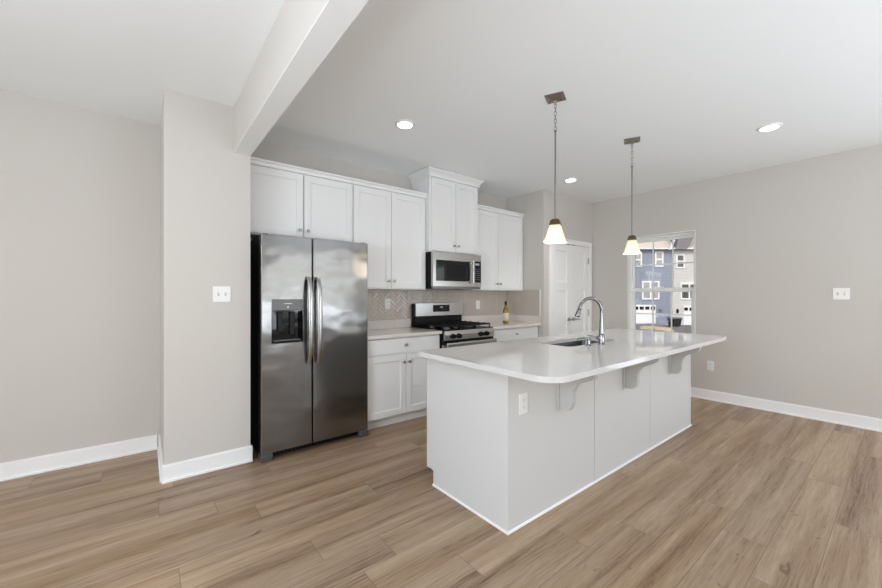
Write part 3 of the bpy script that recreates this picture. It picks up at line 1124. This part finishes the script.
# sink bowl (open shell)
sk = Thing('sink', 'undermount stainless steel sink set in the island countertop', 'sink', ((SX0 + SX1) / 2, (SY0 + SY1) / 2, .68))
mb = MB()
levels = [(-.012, .8835, 0), (.006, .8835, 0), (.004, .878, 0), (.004, .72, 0), (-.012, .695, 0), (-.05, .688, 0)]
rings = []
for d, z, _ in levels:
    rings.append([(p[0], p[1], z) for p in rrect(SX0 - d, SX1 + d, SY0 - d, SY1 + d, .05 + d * .5 if d > -.03 else .04, 6)])
rings[0] = [(p[0], p[1], .8834) for p in rrect(SX0 - .022, SX1 + .022, SY0 - .022, SY1 + .022, .06, 6)]
mb.loft(rings, cap=False)
mb.bm.faces.new([v for v in mb.bm.verts[-len(rings[0]):]])
sb = sk.part('bowl', mb, M['sinksteel'], smooth=True)
so = sb.modifiers.new('shell', 'SOLIDIFY')
so.thickness = .0015
mb = MB().lathe([(.045, .6885), (.045, .691), (.03, .6915), (.028, .689), (.005, .6885)], ((SX0 + SX1) / 2, 1.73, 0), n=24)
sk.part('drain', mb, M['chrome'], smooth=True)

# faucet: gooseneck swivelled over the sink
FXX, FYY = 2.798, 1.502
fc = Thing('faucet', 'tall chrome gooseneck faucet on the island beside the sink', 'faucet', (FXX, FYY, .914))
mb = MB()
mb.lathe([(.027, .9145), (.027, .921), (.0235, .925), (.023, .985), (.021, .995), (.017, 1.0)], (FXX, FYY, 0), n=24)
fb = fc.part('faucet_base', mb, M['chrome'], smooth=True)
dxx, dyy = -.80, .60
path = [(FXX, FYY, 1.0), (FXX, FYY, 1.05), (FXX, FYY, 1.10), (FXX, FYY, 1.16)]
RA = .088
for i in range(1, 17):
    a = PI - i / 16 * R(168)
    path.append((FXX + dxx * (RA + RA * math.cos(a)), FYY + dyy * (RA + RA * math.cos(a)), 1.175 + (RA + .012) * math.sin(a)))
rad = [.0185, .0165, .0145, .0135] + [.0128] * 16
fc.part('gooseneck', MB().tube(path, rad, 14), M['chrome'], smooth=True)
e0, e1 = Vector(path[-2]), Vector(path[-1])
dn = (e1 - e0).normalized()
dn = (dn * .9 + Vector((dxx * .10, dyy * .10, -.2))).normalized()
mb = MB()
mb.tube([e1, e1 + dn * .02, e1 + dn * .045, e1 + dn * .065, e1 + dn * .07], [.0135, .0155, .018, .0195, .017], 14)
sh = fc.part('spray_head', mb, M['chrome'], smooth=True)
mb = MB()
mb.tube([e1 + dn * .002, e1 + dn * .01], [.0145, .0145], 14)
fc.part('spray_collar', mb, M['black'], parent=sh, smooth=True)
mb = MB()
mb.tube([(FXX, FYY, .965), (FXX - .026, FYY + .018, .967), (FXX - .034, FYY + .024, .968)], [.016, .016, .012], 14)
mb.tube([(FXX - .028, FYY + .02, .968), (FXX - .055, FYY + .045, .978), (FXX - .085, FYY + .07, .984)], [.008, .007, .005], 10)
fc.part('lever_handle', mb, M['chrome'], smooth=True)

sd = Thing('soap_dispenser', 'small chrome soap dispenser pump left of the faucet', 'soap dispenser', (2.655, 1.528, .914))
q = (2.655, 1.528)
mb = MB().lathe([(.021, .9145), (.021, .92), (.012, .926), (.010, .955), (.012, .957)], (q[0], q[1], 0), n=18)
sd.part('pump_base', mb, M['chrome'], smooth=True)
mb = MB().lathe([(.009, .957), (.012, .96), (.012, .972), (.006, .976)], (q[0], q[1], 0), n=18)
mb.tube([(q[0], q[1], .967), (q[0] - .03, q[1] + .026, .972), (q[0] - .062, q[1] + .052, .968), (q[0] - .07, q[1] + .058, .958)], [.007, .0065, .0055, .005], 10)
sd.part('pump_spout', mb, M['chrome'], smooth=True)

# ------------------------------------------------------------------ outlets and switches (local: plate faces -y)
def wall_plate(name, label, cat, loc, rotz, gangs, kind, group):
    t = Thing(name, label, cat, loc, rotz, group=group, local=True)
    wd = .072 if gangs == 1 else .118
    t.part('plate', MB().box(-wd / 2, wd / 2, -.006, -.0005, -.059, .059), M['plastic'], bevel=.0025)
    for k in range(gangs):
        cx = (k - (gangs - 1) / 2) * .046
        if kind == 'switch':
            s = t.part('rocker', MB().prism([(-.006, -.034), (-.0095, -.034), (-.0065, 0), (-.0072, .034), (-.006, .034)], 'x', cx - .0165, cx + .0165), M['plastic'], bevel=.001)
            t.part('rocker_gap', MB().box(cx - .0185, cx + .0185, -.0063, -.006, -.036, .036), M['slot'])
        elif kind == 'toggle':
            t.part('toggle_slot', MB().box(cx - .006, cx + .006, -.0065, -.006, -.014, .014), M['shadowgap'])
            t.part('toggle', MB().prism([(-.006, -.004), (-.017, .004), (-.017, .010), (-.006, .007)], 'x', cx - .004, cx + .004), M['plastic'], bevel=.001)
        else:
            for z in (-.020, .020):
                r_ = t.part('receptacle', MB().prism([(cx + .0165 * math.cos(a) if abs(math.cos(a)) < .99 else cx + .0165 * math.cos(a), z + .0145 * math.sin(a)) for a in [2 * PI * i / 20 for i in range(20)]], 'y', -.0075, -.006), M['plastic'])
                mb = MB()
                mb.box(cx - .0075, cx - .0055, -.0079, -.0075, z - .001, z + .007).box(cx + .0055, cx + .0075, -.0079, -.0075, z - .001, z + .007)
                mb.box(cx - .002, cx + .002, -.0079, -.0075, z - .009, z - .005)
                t.part('slots', mb, M['slot'], parent=r_)
    return t.o


wall_plate('light_switch', 'white double switch plate on the wall end left of the refrigerator', 'light switch', (.455, 3.22, 1.307), 0, 2, 'toggle', 'double switch plates')
wall_plate('light_switch', 'white double switch plate at chest height on the wall right of the window', 'light switch', (XR, .433, 1.312), R(-90), 2, 'toggle', 'double switch plates')
wall_plate('outlet', 'low white outlet on the window wall beyond the island end', 'outlet', (XR, 1.54, .425), R(-90), 1, 'outlet', 'duplex outlets')
wall_plate('outlet', 'white outlet on the island panel under the counter overhang', 'outlet', (1.674, IY0 + .001, .687), 0, 1, 'outlet', 'duplex outlets')
wall_plate('outlet', 'white outlet on the tile backsplash between refrigerator and range', 'outlet', (2.19, KB - .0105, 1.20), 0, 1, 'outlet', 'duplex outlets')
wall_plate('outlet', 'white outlet on the tile backsplash between range and wine bottle', 'outlet', (3.635, KB - .0105, 1.165), 0, 1, 'outlet', 'duplex outlets')

# ------------------------------------------------------------------ wine bottle
bt = Thing('wine_bottle', 'yellow wine bottle with cream label on the right counter', 'bottle', (3.83, 3.41, .914))
mb = MB().lathe([(.030, .9145), (.0365, .918), (.0375, .925), (.0375, 1.085), (.035, 1.105), (.022, 1.132), (.0155, 1.15), (.0145, 1.20)], (3.83, 3.41, 0), n=28)
bt.part('bottle_glass', mb, M['wine'], smooth=True)
mb = MB().lathe([(.0152, 1.165), (.0156, 1.166), (.0156, 1.206), (.0166, 1.207), (.0166, 1.214), (.014, 1.216)], (3.83, 3.41, 0), n=24)
bt.part('capsule', mb, M['black'], smooth=True)
rings = []
for z in (.955, 1.06):
    rings.append([(3.83 + .0381 * math.cos(a), 3.41 + .0381 * math.sin(a), z) for a in [R(150) + R(190) * i / 20 for i in range(21)]])
mb = MB()
V = [[mb.bm.verts.new(p) for p in r] for r in rings]
for i in range(20):
    mb.bm.faces.new((V[0][i], V[0][i + 1], V[1][i + 1], V[1][i]))
lb = bt.part('paper_label', mb, M['paper'], smooth=True)
lb.modifiers.new('paper', 'SOLIDIFY').thickness = .0003

# ------------------------------------------------------------------ pendants
def sq(a, z, r=.0, n=3):
    p = rrect(-a, a, -a, a, r if r else .002, n)
    return [(x, y, z) for x, y in p]


PZ = 1.684      # height of the shade's rim
pd = Thing('pendant_light', 'lit bell shaded pendant over the sink end of the island, nearer the range', 'pendant light', (2.345, 1.611, H), R(24), group='pendant lamps', local=True)
z = lambda v: v - H
mb = MB().loft([sq(.067, -.0005), sq(.067, -.003), sq(.065, -.005), sq(.012, -.030), sq(.009, -.036)])
cn = pd.part('canopy', mb, M['canopy'], bevel=.001)
for s_ in (-1, 1):
    mb = MB().lathe([(.006, 0), (.006, .004), (.0035, .007)], (.0, s_ * .037, -.0182), (0, s_ * .42, -.91), 12)
    pd.part('canopy_screw', mb, M['bronze'], parent=cn, smooth=True)
# chain of oval links
zc = -.035
pd.part('loop', MB().tube([(.009 * math.cos(a), 0, zc - .008 + .011 * math.sin(a)) for a in [2 * PI * i / 16 for i in range(16)]], .0022, 8, closed=True), M['pewter'], smooth=True)
zk = zc - .012
for k in range(7):
    ring = []
    for i in range(18):
        a = 2 * PI * i / 18
        u, v = .0085 * math.cos(a), .0165 * math.sin(a)
        ring.append((0, u, zk - .0145 + v) if k % 2 == 0 else (u, 0, zk - .0145 + v))
    pd.part('chain_link', MB().tube(ring, .0021, 8, closed=True), M['pewter'], smooth=True)
    zk -= .0275
ztop = zk
mb = MB().lathe([(.006, z(1.852)), (.006, ztop - .012), (.0095, ztop - .011), (.0095, ztop - .002), (.004, ztop + .002)], n=14)
pd.part('rod', mb, M['pewter'], smooth=True)
mb = MB().loft([sq(.040, z(1.808), .006), sq(.038, z(1.818), .006), sq(.030, z(1.845), .008), sq(.020, z(1.853), .008)])
pd.part('cap', mb, M['bronze'], bevel=.001)
# square flared glass shade: outer and inner skin
prof = [(.036, 1.812), (.042, 1.79), (.049, 1.76), (.056, 1.732), (.063, 1.708), (.070, 1.693), (.077, PZ)]
rings = [sq(a, z(h), .012, 4) for a, h in prof] + [sq(a - .004, z(h) + .001, .010, 4) for a, h in reversed(prof)]
mb = MB().loft(rings, cap=False)
sh = pd.part('glass_shade', mb, M['shade'], smooth=True)
mb = MB().lathe([(.008, z(1.80)), (.012, z(1.785)), (.022, z(1.760)), (.025, z(1.742)), (.018, z(1.722)), (.004, z(1.714))], n=18)
pd.part('bulb', mb, M['bulb'], smooth=True)
copy_thing(pd.o, (3.55, 1.611, H), 'lit bell shaded pendant over the far island end, in front of the window')
for px_ in (2.345, 3.55):
    l = bpy.data.lights.new('pendant_glow', 'POINT')
    l.energy = 1.6
    l.color = (1, .86, .66)
    l.shadow_soft_size = .04
    o = bpy.data.objects.new('pendant_glow', l)
    COL.objects.link(o)
    o.location = (px_, 1.611, 1.66)

# ------------------------------------------------------------------ recessed lights
rl = Thing('recessed_light', 'round lit ceiling light above the range aisle near the refrigerator', 'ceiling light', (1.717, 2.647, H), group='recessed ceiling lights', local=True)
mb = MB().lathe([(.085, -.0005), (.085, -.004), (.078, -.010), (.064, -.012), (.060, -.009)], n=36)
rl.part('trim_ring', mb, M['trim'], smooth=True)
mb = MB().lathe([(.060, -.006), (.060, -.0125), (.05, -.014), (.004, -.0145)], n=32)
rl.part('lens', mb, M['led'], smooth=True)
copy_thing(rl.o, (4.192, .751, H), 'round lit ceiling light near the window wall, right of both pendants')
copy_thing(rl.o, (4.161, 2.636, H), 'round lit ceiling light in front of the pantry doors')
for px_, py_, pw_ in ((1.717, 2.647, 17), (4.192, .751, 22), (4.161, 2.636, 36)):
    l = bpy.data.lights.new('downlight', 'SPOT')
    l.energy = pw_
    l.spot_size = R(92)
    l.spot_blend = .8
    l.color = (1, .95, .88)
    l.shadow_soft_size = .06
    o = bpy.data.objects.new('downlight', l)
    COL.objects.link(o)
    o.location = (px_, py_, H - .02)

# ------------------------------------------------------------------ outside the window
GZ = -2.7
D = 50.
S, Cc = math.sin(R(YAW)), math.cos(R(YAW))
SC = 373.06 / D


def U(px):
    return (px - 441) / SC


def Zp(py):
    return 1.3 + (295.07 - py) / SC


solid('ground', [(8, 110, -30, 110, GZ - .1, GZ)], M['asphalt'], 'grey asphalt lane between the townhouses', 'ground')


def house(name, label, u0, u1, mw_, wins, garage, roof_m, pane, v0=0.):
    """facade laid out by its bearing and height as seen from the room, at distance D + v0"""
    sc = 373.06 / (D + v0)
    U = lambda px: (px - 441) / sc
    zz = lambda py: 1.3 + (295.07 - py) / sc - GZ
    t = Thing(name, label, 'house', (S * (D + v0), Cc * (D + v0), GZ), R(-YAW), group='townhouses outside the window', local=True)
    u0, u1 = U(u0), U(u1)
    ze = zz(249.5)
    t.part('house_wall', MB().box(u0, u1, 0, 9, .0, ze), mw_)
    for a, b, p, q in wins:
        x0, x1, z0, z1 = U(a), U(b), zz(q), zz(p)
        f = .2
        mb = MB()
        mb.box(x0, x0 + f, -.12, 0, z0, z1).box(x1 - f, x1, -.12, 0, z0, z1).box(x0 + f, x1 - f, -.12, 0, z0, z0 + f).box(x0 + f, x1 - f, -.12, 0, z1 - f, z1)
        mb.box(x0 + f, x1 - f, -.10, 0, (z0 + z1) / 2 - .09, (z0 + z1) / 2 + .09)
        if x1 - x0 > 1.6:
            mb.box((x0 + x1) / 2 - .1, (x0 + x1) / 2 + .1, -.10, 0, z0 + f, z1 - f)
        fo = t.part('house_window', mb, M['wtrim'])
        t.part('house_pane', MB().box(x0 + f, x1 - f, -.05, 0, z0 + f, z1 - f), pane, parent=fo)
    a, b, p, q = garage
    x0, x1, z0, z1 = U(a), U(b), max(zz(q), 0.), zz(p)
    mb = MB()
    for k in range(4):
        h = (z1 - z0) / 4
        mb.box(x0, x1, -.10, 0, z0 + k * h + .012, z0 + (k + 1) * h - .012)
    mb.box(x0, x1, -.08, 0, z0, z1)
    go = t.part('garage_door', mb, M['wtrim'])
    n = max(2, int((x1 - x0) / .6))
    mb = MB()
    for k in range(n):
        w_ = (x1 - x0) / n
        mb.box(x0 + k * w_ + .1, x0 + (k + 1) * w_ - .1, -.12, -.1, z1 - .62, z1 - .2)
    t.part('garage_lites', mb, M['gblack'], parent=go)
    # pitched roof with eave overhang
    mb = MB()
    mb.prism([(-.5, ze - .05), (-.5, ze + .12), (4.5, ze + 3.9), (9.5, ze + .12), (9.5, ze - .05)], 'x', u0, u1 - .02)
    ro = t.part('house_roof', mb, roof_m)
    t.part('gutter', MB().box(u0, u1 - .02, -.62, -.5, ze - .02, ze + .14), M['wtrim'], parent=ro)
    t.U, t.zz, t.ze = U, zz, ze
    return t


blue = house('townhouse', 'blue sided townhouse with white garage door outside the window', 600, 672, M['siding_b'],
             [(633, 641.6, 252.6, 267), (654.5, 663, 251.6, 267), (641.6, 659, 281, 299.6)], (633, 655.3, 305, 323.5), M['shingle'], M['hpane'])
blue.part('porch_light', MB().lathe([(.16, 0), (.2, .12), (.14, .3), (.02, .36)], (blue.U(660), -.2, blue.zz(311)), n=10), M['gplastic'])
white = house('townhouse', 'white sided townhouse right of the blue one outside the window', 672.5, 735, M['siding_w'],
              [(675.7, 684.5, 254, 268.5), (680, 698, 283, 299.6), (702, 712, 254, 268)], (683, 704, 306, 326), M['shingle'], M['hdark'])
white.part('wall_lantern', MB().box(white.U(676.3), white.U(677.8), -.25, 0, white.zz(313), white.zz(309.5)).box(white.U(676.7), white.U(677.4), -.18, 0, white.zz(309.5), white.zz(308.8)), M['black'], bevel=.02)
# grey wedge with a white rake board where the two roofs meet
ze = white.ze
mb = MB()
gx0, gx1 = white.U(672.6), white.U(694)
mb.prism([(gx0, ze - .05), (white.U(683), ze - .05), (gx1, ze + 2.2), (gx0 + .5, ze + 2.2)], 'y', -.75, 3.0)
gb = white.part('roof_wedge', mb, M['shingle_g'])
mb = MB()
mb.prism([(white.U(665.5), ze - .1), (white.U(667.5), ze - .1), (white.U(674.5), ze + 2.2), (white.U(672.8), ze + 2.2)], 'y', -.85, -.65)
white.part('rake_board', mb, M['wtrim'], parent=gb)
bn = Thing('trash_bin', 'black wheeled bin by the entrance of the white townhouse', 'trash bin', (S * 47 + Cc * U(674.5) * .94, Cc * 47 - S * U(674.5) * .94, GZ), R(-YAW), local=True)
bn.part('bin_body', MB().loft([[(-.55, -.3, .08), (.55, -.3, .08), (.55, .3, .08), (-.55, .3, .08)], [(-.7, -.4, 1.05), (.7, -.4, 1.05), (.7, .4, 1.05), (-.7, .4, 1.05)]]), M['black'])
bn.part('bin_lid', MB().prism([(-.45, 1.05), (.45, 1.05), (.45, 1.2), (-.1, 1.25), (-.45, 1.15)], 'x', -.74, .74), M['gplastic'])
for s_ in (-.5, .5):
    bn.part('wheel', MB().lathe([(.12, -.04), (.12, .04)], (s_, .3, .12), (1, 0, 0), 14), M['black'])
# straw covered planting bed in front of the houses
mb = MB()
rings = []
c0 = Vector((S * 43.5 + Cc * U(657) * .87, Cc * 43.5 - S * U(657) * .87, GZ))
for k, (f, h) in enumerate(((1, 0), (.92, .12), (.7, .25), (.35, .3))):
    ring = []
    for i in range(28):
        a = 2 * PI * i / 28
        rr = f * (1 + .12 * math.sin(3 * a + k) + .06 * math.sin(7 * a))
        lx, ly = 1.35 * rr * math.cos(a), 2.6 * rr * math.sin(a)
        ring.append((c0.x + Cc * lx + S * ly, c0.y - S * lx + Cc * ly, GZ + h))
    rings.append(ring)
mb.loft(rings)
tag(mb.build('planting_bed', M['straw'], origin=tuple(c0), smooth=True), 'low straw coloured planting bed in front of the blue townhouse', 'planting bed')
